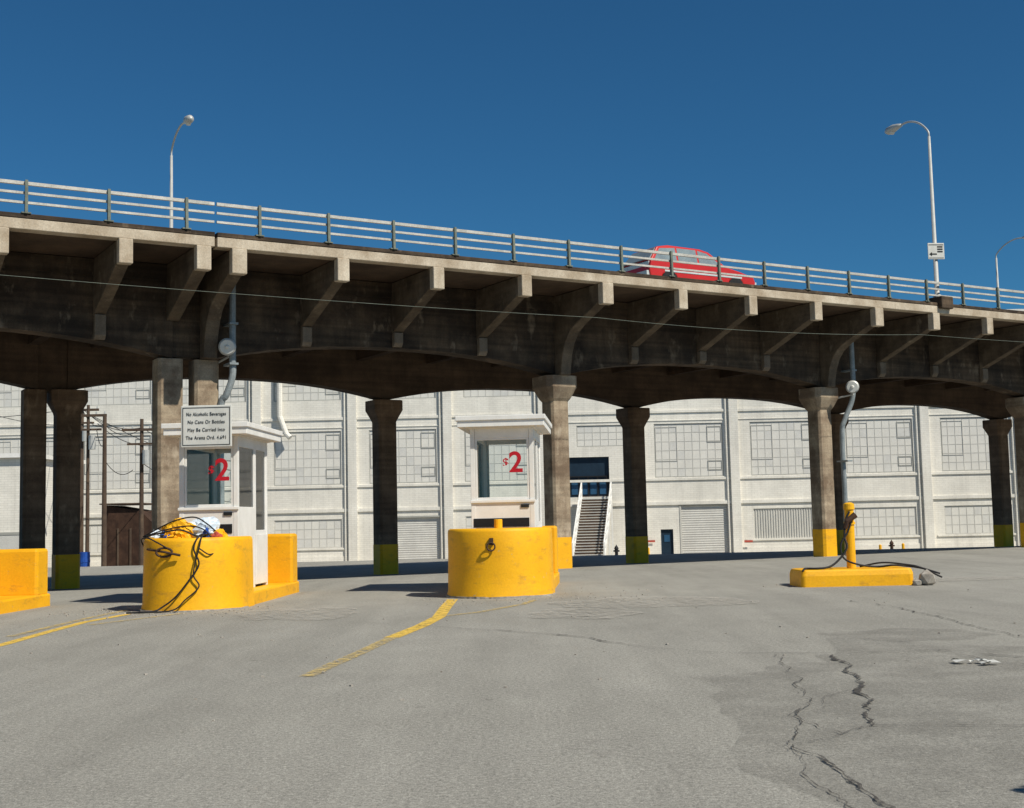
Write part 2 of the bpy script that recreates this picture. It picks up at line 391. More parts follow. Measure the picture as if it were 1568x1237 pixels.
for t in supR1[1:]: column(bc,by,t,WC1)
column(bc,by,-10.38,WC1,False,.31); column(bc,by,-11.28,WC1,False,.31)
for t in supL1[:-1]: column(bc,by,t,WC1)
finish(bc,'front_columns',M_column,over,bevel=.01); finish(by,'front_column_yellow_bases',M_yellow,over)
bc=bmesh.new(); by=bmesh.new()
for t in supR2[1:]: column(bc,by,t,WC2,yh=1.0,sh=.33)
column(bc,by,-10.35+SK,WC2,True,.34,1.0); column(bc,by,-11.3+SK,WC2,False,.32,1.0)
for t in supL2[:-1]: column(bc,by,t,WC2,yh=1.0)
finish(bc,'rear_columns',M_rowback,over,bevel=.01); finish(by,'rear_column_yellow_bases',M_yellow,over)
bmr=bmesh.new(); bmp=bmesh.new()
for w in (.06,WF-.06):
    for z,r in ((8.76,.036),(8.55,.026),(8.34,.026)):
        box(bmr,T0,JOINT-.03,w-r,w+r,z-r,z+r,MB); box(bmr,JOINT+.03,T1,w-r,w+r,z-r,z+r,MB)
    k=-22
    while True:
        t=(.19-4)*S+k*S*2/3; k+=1
        if t>T1: break
        if t<T0: continue
        ww=w+(-.07 if w<5 else .07)
        pr=[(-.05,8.09),(-.03,8.82),(.03,8.82),(.05,8.09)]
        sg=1 if w<5 else -1
        prism(bmp,[Bp(t-.03,ww+sg*a,z) for a,z in pr],[Bp(t+.03,ww+sg*a,z) for a,z in pr])
        box(bmp,t-.1,t+.1,w-.10,w+.09,8.092,8.12,MB)
finish(bmr,'railing_rails',M_rail,over); finish(bmp,'railing_posts',M_post,over)
bm=bmesh.new()
sweep(bm,smoothpts([Bp(-9.85,2.15,7.7),Bp(-9.85,2.15,6.6),Bp(-9.85,2.15,5.6),Bp(-9.86,2.15,5.0),Bp(-10.0,2.2,4.55),Bp(-10.1,2.3,4.2),Bp(-10.1,2.3,2),Bp(-10.1,2.3,-.2)],6),.085,12)
sweep(bm,smoothpts([Bp(11.3,2.1,7.5),Bp(11.3,2.1,6.2),Bp(11.3,2.1,5.5),Bp(11.25,2.15,5.0),Bp(11.0,2.25,4.4),Bp(10.9,2.3,3.9),Bp(10.9,2.3,2),Bp(10.9,2.3,-.2)],6),.085,12)
for t,z in ((-9.86,6.3),(-9.86,5.3),(11.28,6.0),(-10.1,3.2),(10.9,3.0)): box(bm,t-.11,t+.11,2.0,2.5,z,z+.05,MB)
finish(bm,'drain_pipes',M_pipe,over,smooth=False)

def horn(loc,d):
    e=empty('loudspeaker'); d=Vector(d).normalized(); loc=Vector(loc)
    bm=bmesh.new()
    sweep(bm,[loc-d*.28,loc-d*.2,loc-d*.1,loc-d*.02,loc,loc+d*.02],[.06,.07,.11,.2,.215,.215],24)
    finish(bm,'bell',M_galv,e,smooth=True)
    bm=bmesh.new(); sweep(bm,[loc+d*.012,loc+d*.03],[.19,.17],24); sweep(bm,[loc+d*.03,loc+d*.07],[.06,.03],16)
    finish(bm,'mouth',M_signw,e,smooth=False)
    bm=bmesh.new(); sweep(bm,[loc-d*.25,loc-d*.3+Vector((0,0,-.25)),loc+W*.7+Vector((0,0,-.3))],.03,8)
    finish(bm,'mounting_arm',M_galv,e)
horn(Bp(-10.05,1.95,5.72),(.1,-1,-.15)); horn(Bp(10.85,1.7,5.42),(-.3,-1,-.1))

def lamp(t,w,sg,arm,ztop=14.2):
    e=empty('street_lamp'); b=Bp(t,w,8.05); bm=bmesh.new()
    sweep(bm,[b,b+Vector((0,0,.35)),b+Vector((0,0,.37)),Vector((b.x,b.y,ztop))],[.13,.13,.08,.045],12)
    finish(bm,'pole',M_galv,e,smooth=True)
    d=W*sg
    top=Vector((b.x,b.y,ztop-.05))
    bm=bmesh.new()
    P=smoothpts([top,top+Vector((0,0,.25))+d*.04,top+Vector((0,0,.6))+d*arm*.3,top+Vector((0,0,.78))+d*arm*.65,top+Vector((0,0,.76))+d*arm],6)
    sweep(bm,P,.033,8)
    finish(bm,'arm',M_galv,e,smooth=True)
    h=P[-1]; bm=bmesh.new()
    sweep(bm,[h-d*.1,h+d*.05,h+d*.25-Vector((0,0,.02)),h+d*.5-Vector((0,0,.05)),h+d*.62-Vector((0,0,.06))],[.05,.09,.14,.13,.04],14)
    finish(bm,'lamp_head',M_galv,e,smooth=True)
    bm=bmesh.new(); sweep(bm,[h+d*.32-Vector((0,0,.08)),h+d*.32-Vector((0,0,.2))],[.12,.07],14); finish(bm,'lens',M_signw,e,smooth=True)
    return e,b
lamp(-8.22,WF-.5,-1,1.6,13.7)
lamp(33.1,WF-.5,-1,1.7,13.8)
e,b=lamp(13.42,.25,1,1.25,13.75)
bm=bmesh.new(); box(bm,13.14,13.70,-.16,.5,7.9,8.3,MB); finish(bm,'pole_pedestal',M_girder,e,bevel=.03)
s=empty('arrow_sign')
def facing(loc,ang):
    return Matrix.Translation(Vector(loc))@Matrix.Rotation(ang,4,'Z')
Ms=facing((b.x,b.y-.1,9.85),.1)
bm=bmesh.new(); box(bm,-.28,.28,-.015,.015,-.27,.27,Ms); finish(bm,'panel',M_signw,s,bevel=.01)
bm=bmesh.new()
box(bm,-.2,.02,-.022,-.017,-.12,-.08,Ms)
prism(bm,[Ms@Vector(p) for p in ((-.24,-.022,-.1),(-.15,-.022,-.03),(-.15,-.022,-.17))],[Ms@Vector(p) for p in ((-.24,-.017,-.1),(-.15,-.017,-.03),(-.15,-.017,-.17))])
for z in (.12,.04,-.04): box(bm,.04,.22,-.022,-.017,z,z+.045,Ms)
box(bm,-.25,.25,-.022,-.017,.2,.22,Ms); box(bm,-.25,.25,-.022,-.017,-.235,-.22,Ms)
finish(bm,'legend',M_black,s)

e=empty('overhead_wire')
bm=bmesh.new()
def cat(a,b,sag,n=20): return [a.lerp(b,i/n)-Vector((0,0,sag*4*(i/n)*(1-i/n))) for i in range(n+1)]
sweep(bm,cat(Bp(-26,-.2,6.9),Bp(-.5,-.2,6.72),.15),.006,5)
sweep(bm,cat(Bp(-.5,-.2,6.72),Bp(12,-.2,6.95),.15),.006,5)
sweep(bm,cat(Bp(12,-.2,6.95),Bp(36,-.2,7.7),.2),.006,5)
finish(bm,'cable',M_post,e)

# =====================================================================
# car on the deck
# =====================================================================
def car(t,w,z,k):
    e=empty('red_hatchback_car')
    Mc=MB@Matrix.Translation((t,w,z))@Matrix.Scale(k,4)
    def body(prof,hw,name,mat,bev,taper=None):
        bm=bmesh.new()
        A=[Mc@Vector((x,-(hw if not taper else hw-taper*max(0,(zz-.85))),zz)) for x,zz in prof]
        B=[Mc@Vector((x,(hw if not taper else hw-taper*max(0,(zz-.85))),zz)) for x,zz in prof]
        prism(bm,A,B); return finish(bm,name,mat,e,bevel=bev)
    body([(-2.15,.35),(-2.2,.6),(-2.12,.93),(.85,.95),(1.55,.82),(2.12,.68),(2.2,.5),(2.15,.3),(1.75,.22),(1.6,.5),(1.1,.5),(.95,.22),(-1.0,.22),(-1.15,.5),(-1.65,.5),(-1.8,.25)],.85,'body',M_carred,.04)
    body([(-2.1,.94),(-1.75,1.42),(-1.3,1.50),(.0,1.48),(.35,1.4),(.98,.94)],.82,'cabin',M_carred,.03,.25)
    for nm,pr in (('rear_side_window',[(-1.95,.98),(-1.68,1.36),(-1.05,1.42),(-1.05,.98)]),('side_window',[(-.98,.98),(-.98,1.42),(-.2,1.42),(-.2,.98)]),('front_side_window',[(-.13,.98),(-.13,1.41),(.25,1.34),(.78,.98)])):
        bm=bmesh.new()
        for sg in (-1,1):
            pts=[Vector((x,sg*(.82-.25*(zz-.85)+.008),zz)) for x,zz in pr]
            prism(bm,[Mc@p for p in pts],[Mc@(p-Vector((0,sg*.02,0))) for p in pts])
        finish(bm,nm,M_carglass,e)
    bm=bmesh.new(); prism(bm,[Mc@Vector(p) for p in ((.42,-.66,1.37),(.42,.66,1.37),(.96,.74,.99),(.96,-.74,.99))],[Mc@Vector(p) for p in ((.40,-.66,1.35),(.40,.66,1.35),(.94,.74,.97),(.94,-.74,.97))])
    prism(bm,[Mc@Vector(p) for p in ((-1.80,-.62,1.39),(-1.80,.62,1.39),(-2.11,.72,1.0),(-2.11,-.72,1.0))],[Mc@Vector(p) for p in ((-1.77,-.62,1.37),(-1.77,.62,1.37),(-2.08,.72,.98),(-2.08,-.72,.98))])
    finish(bm,'windscreens',M_carglass,e)
    bm=bmesh.new(); box(bm,-2.28,-2.12,-.8,.8,.38,.58,Mc); box(bm,2.1,2.28,-.8,.8,.34,.52,Mc); box(bm,-1.6,1.6,-.865,-.85,.58,.64,Mc); box(bm,-2.16,-2.1,-.75,.75,.62,.9,Mc)
    finish(bm,'bumpers_and_trim',M_carw,e,bevel=.02)
    bm=bmesh.new()
    for x in (-1.4,1.35):
        for y in (-.76,.76): sweep(bm,[Mc@Vector((x,y-.1,.3)),Mc@Vector((x,y+.1,.3))],.3,20)
    finish(bm,'wheels',M_black,e)
car(4.65,2.3,8.05,.93)

# =====================================================================
# toll islands
# =====================================================================
def heading(loc,deg):
    return Matrix.Translation(Vector(loc))@Matrix.Rotation(-math.radians(deg),4,'Z')
def island(M,r,h,length,block=True,nose=True):
    e=empty('yellow_toll_island')
    bm=bmesh.new()
    box(bm,-r+.03,r-.03,.2,length,-.1,.22,M); finish(bm,'kerb_base',M_yellow,e,bevel=.03)
    if nose:
        def outline(rr,z,back):
            p=[(rr*math.cos(a),rr*math.sin(a)) for a in [math.pi+math.pi*k/28 for k in range(29)]]
            def wob(x,y):
                k=1+.012*noise.noise(Vector((x*2,y*2,z*2))); return M@Vector((x*k,y*k,z+(.012*noise.noise(Vector((x*3,y*3,5))) if z>.5 else 0)))
            return [wob(x,y) for x,y in p]+[M@Vector((rr,back,z)),M@Vector((-rr,back,z))]
        rings=[outline(rr,z,.62) for rr,z in ((r+.02,-.1),(r+.015,.06),(r,.12),(r-.005,.4),(r-.01,.8),(r-.015,h-.06),(r-.03,h-.015),(r-.06,h))]
        bm=bmesh.new(); loft(bm,rings)
        o=finish(bm,'barrier_nose',M_yellow,e,smooth=True)
        md=o.modifiers.new('e','EDGE_SPLIT'); md.split_angle=math.radians(50)
        bm=bmesh.new(); P=[]
        for k in range(60):
            a=math.pi+math.pi*k/59; R=r+.045+.03*noise.noise(Vector((k*.5,0,r)))
            P.append((R*math.cos(a),R*math.sin(a)))
        loft(bm,[[M@Vector((x,y,-.1)) for x,y in P],[M@Vector((x,y,.03+.02*noise.noise(Vector((x*4,y*4,1))))) for x,y in P]])
        finish(bm,'worn_footing',M_stone,e)
    if block:
        bm=bmesh.new(); box(bm,-r+.05,r-.05,length-.55,length-.05,.18,h,M); finish(bm,'end_block',M_yellow,e,bevel=.05)
    return e
H1=heading((-5.30,21.3,0),2.0); isl1=island(H1,.83,1.17,4.6)
H2=heading((-.28,23.2,0),4.0);  isl2=island(H2,.94,1.2,4.4)
H3=heading((-9.36,18.6,0),2.0); isl3=island(H3,.92,1.02,4.5)
bm=bmesh.new()
sweep(bm,[H2@Vector((.0,-.2,1.19)),H2@Vector((.0,-.2,1.36))],.075,14); finish(bm,'pipe_stub',M_yellow,isl2,smooth=False,bevel=.01)
bm=bmesh.new()
c=H2@Vector((-.07,-.98,.92)); R=.07
sweep(bm,[c+Vector((R*math.cos(a),-.01,R*math.sin(a)-.03)) for a in [2*math.pi*k/16 for k in range(17)]],.016,6)
box(bm,-.10,-.03,-.965,-.93,.92,1.04,H2)
finish(bm,'iron_ring',M_brass,isl2)
bm=bmesh.new()
c=H1@Vector((-.25,-.83,.95))
sweep(bm,[c+Vector((R*1.8*math.cos(a),-.02,R*math.sin(a)-.0)) for a in [2*math.pi*k/16 for k in range(17)]],.02,6)
sweep(bm,[H1@Vector((-.60,-.60,1.0)),H1@Vector((-.25,-.89,.96)),H1@Vector((.02,-.89,.9))],.02,6)
finish(bm,'iron_hook',M_brass,isl1)

isl4=empty('yellow_post_island')
M4=heading((6.24,23.55,0),0)
bm=bmesh.new()
pts=[(-1.03,.05),(-.98,0),(.98,0),(1.05,.12),(1.05,.95),(.95,1.1),(-.95,1.1),(-1.06,.9)]
loft(bm,[[M4@Vector((x,y,-.1)) for x,y in pts],[M4@Vector((x,y,.2)) for x,y in pts],[M4@Vector((x*.97,y*.94+.03,.31)) for x,y in pts]])
finish(bm,'kerb_base',M_yellow,isl4,bevel=.03)
bm=bmesh.new()
sweep(bm,[M4@Vector((.02,.5,.3)),M4@Vector((.02,.5,1.42))],.085,18); sweep(bm,[M4@Vector((.02,.5,1.12)),M4@Vector((.02,.5,1.17))],.105,18)
sweep(bm,[M4@Vector((.02,.5,1.40)),M4@Vector((.02,.5,1.50)),M4@Vector((.02,.5,1.53))],[.105,.10,.05],18)
finish(bm,'steel_post',M_yellow,isl4)
bm=bmesh.new()
sweep(bm,smoothpts([M4@Vector(p) for p in ((.0,.40,1.36),(-.08,.38,1.2),(-.12,.36,.9),(-.10,.3,.7),(-.25,.25,.5),(-.45,.2,.36),(-.7,.15,.33),(-.9,.2,.33),(-1.0,.0,.3))]),.02,8)
sweep(bm,smoothpts([M4@Vector(p) for p in ((.07,.38,1.33),(-.05,.36,1.0),(-.2,.34,.75),(-.16,.3,.5),(.1,.25,.38),(.45,.3,.335),(.7,.2,.36),(.95,.3,.34),(1.2,.1,.3),(1.5,0,.2))]),.018,8)
sweep(bm,smoothpts([M4@Vector(p) for p in ((.2,.6,.33),(.6,.5,.4),(1.0,.4,.36),(1.25,.3,.3),(1.6,.2,.12))]),.016,8)
finish(bm,'power_cable',M_black,isl4,smooth=True)
bm=bmesh.new()
sweep(bm,[M4@Vector((.1,.36,1.30)),M4@Vector((-.06,.36,1.18)),M4@Vector((-.1,.38,1.05))],[.06,.05,.045],8); finish(bm,'cable_wrap',M_brass,isl4)
def rock(name,loc,s,mat,seed,parent=None,sub=2,amp=.35):
    bm=bmesh.new(); bmesh.ops.create_icosphere(bm,subdivisions=sub,radius=1)
    for v in bm.verts:
        k=1+amp*noise.noise(v.co*1.6+Vector((seed,seed*2,0)))+.12*noise.noise(v.co*5+Vector((seed,0,0)))
        v.co=Vector((v.co.x*s[0]*k,v.co.y*s[1]*k,v.co.z*s[2]*k))+Vector(loc)
    return finish(bm,name,mat,parent)
rock('concrete_rubble',(7.47,23.45,.12),(.17,.2,.17),M_stone,3,None,1)
rock('concrete_rubble',(7.27,23.4,.05),(.10,.1,.08),M_stone,5,None,1)

heap=empty('tarp_and_cable_heap')
def cloth(name,loc,s,mat,seed):
    bm=bmesh.new(); bmesh.ops.create_icosphere(bm,subdivisions=4,radius=1)
    for v in bm.verts:
        k=1+.35*noise.noise(v.co*1.4+Vector((seed,0,seed)))
        f=abs(noise.noise(v.co*4+Vector((seed,3,0)))); k-=.35*f
        v.co=Vector((v.co.x*s[0]*k,v.co.y*s[1]*k,max(-.2,v.co.z)*s[2]*k))
        v.co=H1@(v.co+Vector(loc))
    finish(bm,name,mat,heap,smooth=False)
cloth('white_bag',(.16,-.05,1.2),(.34,.3,.30),M_tarpw,1)
cloth('yellow_tarp',(-.2,-.2,1.19),(.3,.26,.32),M_yellow,2)
cloth('yellow_cloth',(.40,-.1,1.19),(.17,.2,.13),M_yellow,6)
cloth('blue_bag',(-.36,-.25,1.19),(.13,.16,.14),M_blue,3)
cloth('blue_strap',(.3,-.4,1.18),(.06,.07,.14),M_blue,4)
cloth('pale_bag',(-.58,-.1,1.17),(.16,.16,.14),M_tarpw,5)
cloth('red_rag',(.46,-.35,1.16),(.09,.08,.09),M_redcap,8)
bm=bmesh.new()
for q,r_ in (([(.3,-.3,1.22),(.28,-.74,1.2),(.22,-.83,1.0),(.3,-.82,.75),(.15,-.86,.5),(-.05,-.89,.25),(-.25,-.90,.1),(-.4,-.98,.03),(-.8,-1.0,.02)],.014),
 ([(.34,-.3,1.22),(.33,-.72,1.2),(.3,-.82,1.0),(.22,-.85,.6),(.3,-.82,.4),(.1,-.88,.2),(-.1,-.93,.04),(-.6,-1.02,.02)],.012),
 ([(-.8,-.2,1.2),(-.5,-.3,1.34),(-.2,-.35,1.46),(.1,-.35,1.5),(.3,-.3,1.38),(.45,-.2,1.22)],.012),
 ([(-.75,-.3,1.2),(-.4,-.4,1.3),(0,-.4,1.36),(.3,-.45,1.28),(.5,-.5,1.0),(.45,-.72,.9),(.3,-.8,1.0)],.011),
 ([(-.7,-.4,1.2),(-.45,-.5,1.25),(-.1,-.5,1.3),(.15,-.45,1.2),(.35,-.5,1.2)],.014),
 ([(-.8,-.1,1.0),(-.78,-.35,1.15),(-.6,-.6,1.18),(-.4,-.8,1.12),(-.2,-.88,1.02)],.012)):
    sweep(bm,smoothpts([H1@Vector(p) for p in q]),r_,7)
finish(bm,'cables',M_black,heap,smooth=True)

# =====================================================================
# ticket booths
# =====================================================================
def text(name,body,size,M,mat,parent,align='CENTER',ext=.003,sx=1,spacing=1.0,bold=0):
    cu=bpy.data.curves.new(name,'FONT'); cu.body=body; cu.size=size; cu.align_x=align; cu.extrude=ext; cu.space_character=spacing
    cu.offset=bold
    o=bpy.data.objects.new(name,cu); sc.collection.objects.link(o)
    bpy.context.view_layer.update()
    dg=bpy.context.evaluated_depsgraph_get(); me=bpy.data.meshes.new_from_object(o.evaluated_get(dg))
    bpy.data.objects.remove(o)
    me.transform(M@Matrix.Rotation(math.radians(90),4,'X')@Matrix.Diagonal((sx,1,1,1))); me.materials.clear(); me.materials.append(mat)
    o=bpy.data.objects.new(name,me); sc.collection.objects.link(o); o.parent=parent
    return o
def booth(M,wd,dp,zt,h0=.22,wz=(1.68,2.84)):
    e=empty('ticket_booth')
    bm=bmesh.new()
    p=.085
    box(bm,0,wd,0,.05,h0,wz[0],M)
    box(bm,0,.05,.05,dp,h0,wz[0],M)
    box(bm,wd-.05,wd,.05,dp-.95,h0,wz[0],M)
    box(bm,0.05,wd-.05,dp-.05,dp,h0,wz[0],M)
    box(bm,wd-.035,wd+.012,dp-.9,dp-.06,h0+.05,wz[0]-.5,M)
    for x in (-.004,wd-p+.004):
        for y in (-.004,dp-p+.004): box(bm,x,x+p,y,y+p,h0,zt,M)
    box(bm,wd-p+.002,wd+.002,dp-1.0,dp-.92,h0,zt,M)
    box(bm,p,wd-p,0,.05,wz[1],zt,M); box(bm,p,wd-p,dp-.05,dp,wz[1],zt,M)
    box(bm,0,.05,p,dp-p,wz[1],zt,M); box(bm,wd-.05,wd,p,dp-p,wz[1],zt,M)
    box(bm,-.02,wd+.02,-.035,.0,wz[0]-.05,wz[0],M)
    for x0,x1,z0,z1 in ((p,p+.04,wz[0],wz[1]),(wd-p-.04,wd-p,wz[0],wz[1]),(p+.04,wd-p-.04,wz[0],wz[0]+.05),(p+.04,wd-p-.04,wz[1]-.04,wz[1])):
        box(bm,x0,x1,.008,.04,z0,z1,M)
    box(bm,wd-.045,wd-.004,dp-.9,dp-.83,wz[0]-.5,zt-.05,M); box(bm,wd-.045,wd-.004,dp-.14,dp-.07,wz[0]-.5,zt-.05,M)
    box(bm,wd-.045,wd-.004,dp-.83,dp-.14,wz[0]-.5,wz[0]-.42,M)
    finish(bm,'walls_and_frame',M_white,e,bevel=.006)
    bm=bmesh.new()
    o=.22
    box(bm,-o,wd+o,-o,dp+o,zt+.02,zt+.19,M); box(bm,-o-.03,wd+o+.03,-o-.03,dp+o+.03,zt+.14,zt+.23,M); box(bm,-.05,wd+.05,-.05,dp+.05,zt,zt+.02,M)
    finish(bm,'roof',M_white,e,bevel=.012)
    bm=bmesh.new()
    box(bm,p+.04,wd-p-.04,.02,.028,wz[0]+.05,wz[1]-.04,M)
    box(bm,.02,.028,p,dp-p,wz[0],wz[1],M)
    box(bm,wd-.028,wd-.02,p,dp-1.0,wz[0],wz[1],M); box(bm,wd-.028,wd-.02,dp-.83,dp-.14,wz[0]-.42,zt-.06,M)
    finish(bm,'window_glass',M_glass,e)
    bm=bmesh.new()
    for x0,x1,z0,z1 in ((p,p+.05,wz[0],wz[1]),(wd-p-.05,wd-p,wz[0],wz[1]),(p+.05,wd-p-.05,wz[0],wz[0]+.05)):
        box(bm,x0,x1,dp-.04,dp-.005,z0+.002,z1-.002,M)
    finish(bm,'rear_window_frame',M_mull,e)
    bm=bmesh.new()
    box(bm,.06,wd-.06,.06,.45,wz[0]-.28,wz[0]-.24,M)
    box(bm,wd*.45,wd*.7,dp*.55,dp*.75,h0,wz[0]+.02,M)
    finish(bm,'counter_and_stool',M_mulld,e,bevel=.01)
    bm=bmesh.new(); box(bm,wd-.25,wd-.1,-.02,-.006,wz[0]-.15,wz[0]-.09,M); finish(bm,'latch',M_black,e)
    bm=bmesh.new(); box(bm,.04,wd-.1,-.012,-.0055,1.22,1.38,M); finish(bm,'cash_slot',M_dark,e)
    text('dollar_sign','$',.23,M@Matrix.Translation((wd*.66-.12,.012,(wz[0]+wz[1])/2+.04)),M_red,e,bold=.003)
    text('price_figure','2',.54,M@Matrix.Translation((wd*.66+.07,.012,(wz[0]+wz[1])/2-.06)),M_red,e,bold=.010,sx=1.0)
    return e
B1=heading((-5.87,22.5,0),3.0); b1=booth(B1,1.04,2.1,2.92,wz=(1.68,2.74))
B2=heading((-.80,24.0,0),4.5);  b2=booth(B2,1.18,2.2,3.06,wz=(1.72,2.88))
ns_=empty('notice_sign')
Mn=heading((-5.25,21.9,0),2)
bm=bmesh.new(); box(bm,-.44,.44,-.012,.012,2.70,3.42,Mn); finish(bm,'sign_panel',M_signw,ns_,bevel=.02)
bm=bmesh.new()
for a,b_,c,d in ((-.41,.41,2.735,2.745),(-.41,.41,3.375,3.385),(-.41,-.40,2.745,3.375),(.40,.41,2.745,3.375)): box(bm,a,b_,-.018,-.013,c,d,Mn)
finish(bm,'border',M_black,ns_)
for i,l in enumerate(("No Alcoholic Beverages","No Cans Or Bottles","May Be Carried Into","The Arena Ord. 4.691")):
    text('lettering',l,.088,Mn@Matrix.Translation((0,-.016,3.24-.135*i)),M_black,ns_,sx=.74 if i==0 else .82,bold=-.0005,spacing=1.08)
bm=bmesh.new()
for x in (-.3,.3): box(bm,x-.02,x+.02,.014,.44,2.95,2.99,Mn)
box(bm,-.34,.34,.40,.43,2.93,3.2,Mn)
finish(bm,'brackets',M_galv,ns_)

# unseen sign added beyond the right of the view to cast a shadow
ps=empty('shadow_casting_sign'); bm=bmesh.new()
sweep(bm,[(4.0,5.1,-.1),(4.0,5.1,2.15)],.025,8); finish(bm,'post',M_galv,ps)
bm=bmesh.new(); sweep(bm,[(4.0,5.06,1.95),(4.0,5.075,1.95)],.2,20); box(bm,3.8,4.2,5.07,5.08,1.45,1.6); finish(bm,'plate',M_signw,ps)

# =====================================================================
# warehouse
# =====================================================================
wh=empty('white_brick_warehouse')
FY=93.0; ZB=-1.9; ZT=15.5
PX0=-11.6; BAY=6.93
XL=PX0-6*BAY-.5; XR=PX0+9*BAY
openings=[]; items=[]
def add(kind,x0,x1,z0,z1): openings.append((x0,x1,z0,z1)); items.append((kind,x0,x1,z0,z1))
for k in range(-6,9):
    a=PX0+k*BAY; c=a+BAY/2+.12
    if k==2:
        add('win',c-1.2,c+2.3,6.5,8.05); add('entry',4.0,6.95,2.85,5.75)
    elif k==3: add('win',c-2.5,c+2.5,4.15,8.05)
    else: add('win',c-2.45,c+2.45,4.15,8.05)
    add('win',c-2.45,c+2.45,10.3,14.0)
    if k==0: add('dock',-8.7,-5.3,-1.55,1.65)
    elif k==3: add('dock',11.95,15.6,-1.55,2.1); add('door',10.55,11.45,-1.55,.4)
    elif k==2: pass
    elif k==4: add('vent',c-2.4,c+2.4,-.4,1.75)
    else: add('low',c-2.45,c+2.45,-.4,1.65)
def wall(bm,x0,x1,z0,z1,y,ops):
    X=sorted(set([x0,x1]+[v for o in ops for v in o[:2]])); Z=sorted(set([z0,z1]+[v for o in ops for v in o[2:]]))
    for i in range(len(X)-1):
        for j in range(len(Z)-1):
            cx=(X[i]+X[i+1])/2; cz=(Z[j]+Z[j+1])/2
            if any(o[0]<cx<o[1] and o[2]<cz<o[3] for o in ops): continue
            bm.faces.new([bm.verts.new(p) for p in ((X[i],y,Z[j]),(X[i+1],y,Z[j]),(X[i+1],y,Z[j+1]),(X[i],y,Z[j+1]))])
bm=bmesh.new(); wall(bm,XL,XR,ZB,ZT,FY,openings)
for (x0,x1,z0,z1) in openings:
    d=.3
    for q in (((x0,FY,z0),(x0,FY+d,z0),(x0,FY+d,z1),(x0,FY,z1)),((x1,FY,z0),(x1,FY,z1),(x1,FY+d,z1),(x1,FY+d,z0)),((x0,FY,z1),(x0,FY+d,z1),(x1,FY+d,z1),(x1,FY,z1)),((x0,FY,z0),(x1,FY,z0),(x1,FY+d,z0),(x0,FY+d,z0))):
        bm.faces.new([bm.verts.new(p) for p in q])
finish(bm,'brick_wall',M_brick,wh)
bm=bmesh.new(); box(bm,XL,XR,FY+.32,FY+28,ZB,ZT,ID); finish(bm,'building_mass',M_brick,wh)
bm=bmesh.new()
for k in range(-6,10):
    a=PX0+k*BAY; box(bm,a-.40,a+.26,FY-.28,FY-.001,ZB,ZT+.1)
finish(bm,'pilasters',M_brick,wh,bevel=.02)
bm=bmesh.new()
for k in range(-6,10):
    a=PX0+k*BAY
    sweep(bm,[(a-.62,FY-.1,ZB),(a-.62,FY-.1,ZT)],.07,8)
finish(bm,'downspouts',M_brick,wh)
bm=bmesh.new()
for k in range(-6,9):
    a=PX0+k*BAY+.261; b=a+BAY-.664
    box(bm,a,b,FY-.12,FY-.001,2.15,2.4); box(bm,a,b,FY-.09,FY-.001,8.85,9.05); box(bm,a,b,FY-.05,FY-.001,8.25,8.33)
    box(bm,a,b,FY-.09,FY-.001,3.92,4.1)
    if k not in (0,2,3): box(bm,a,b,FY-.05,FY-.001,ZB,-1.0); box(bm,a+.3,b-.3,FY-.09,FY-.001,-.55,-.42)
box(bm,XL,XR,FY-.45,FY+.3,ZT,ZT+.35)
finish(bm,'string_courses',M_brick,wh,bevel=.01)
bp=bmesh.new(); bp2=bmesh.new(); bmu=bmesh.new(); bmd=bmesh.new(); bsh=bmesh.new(); bdk=bmesh.new()
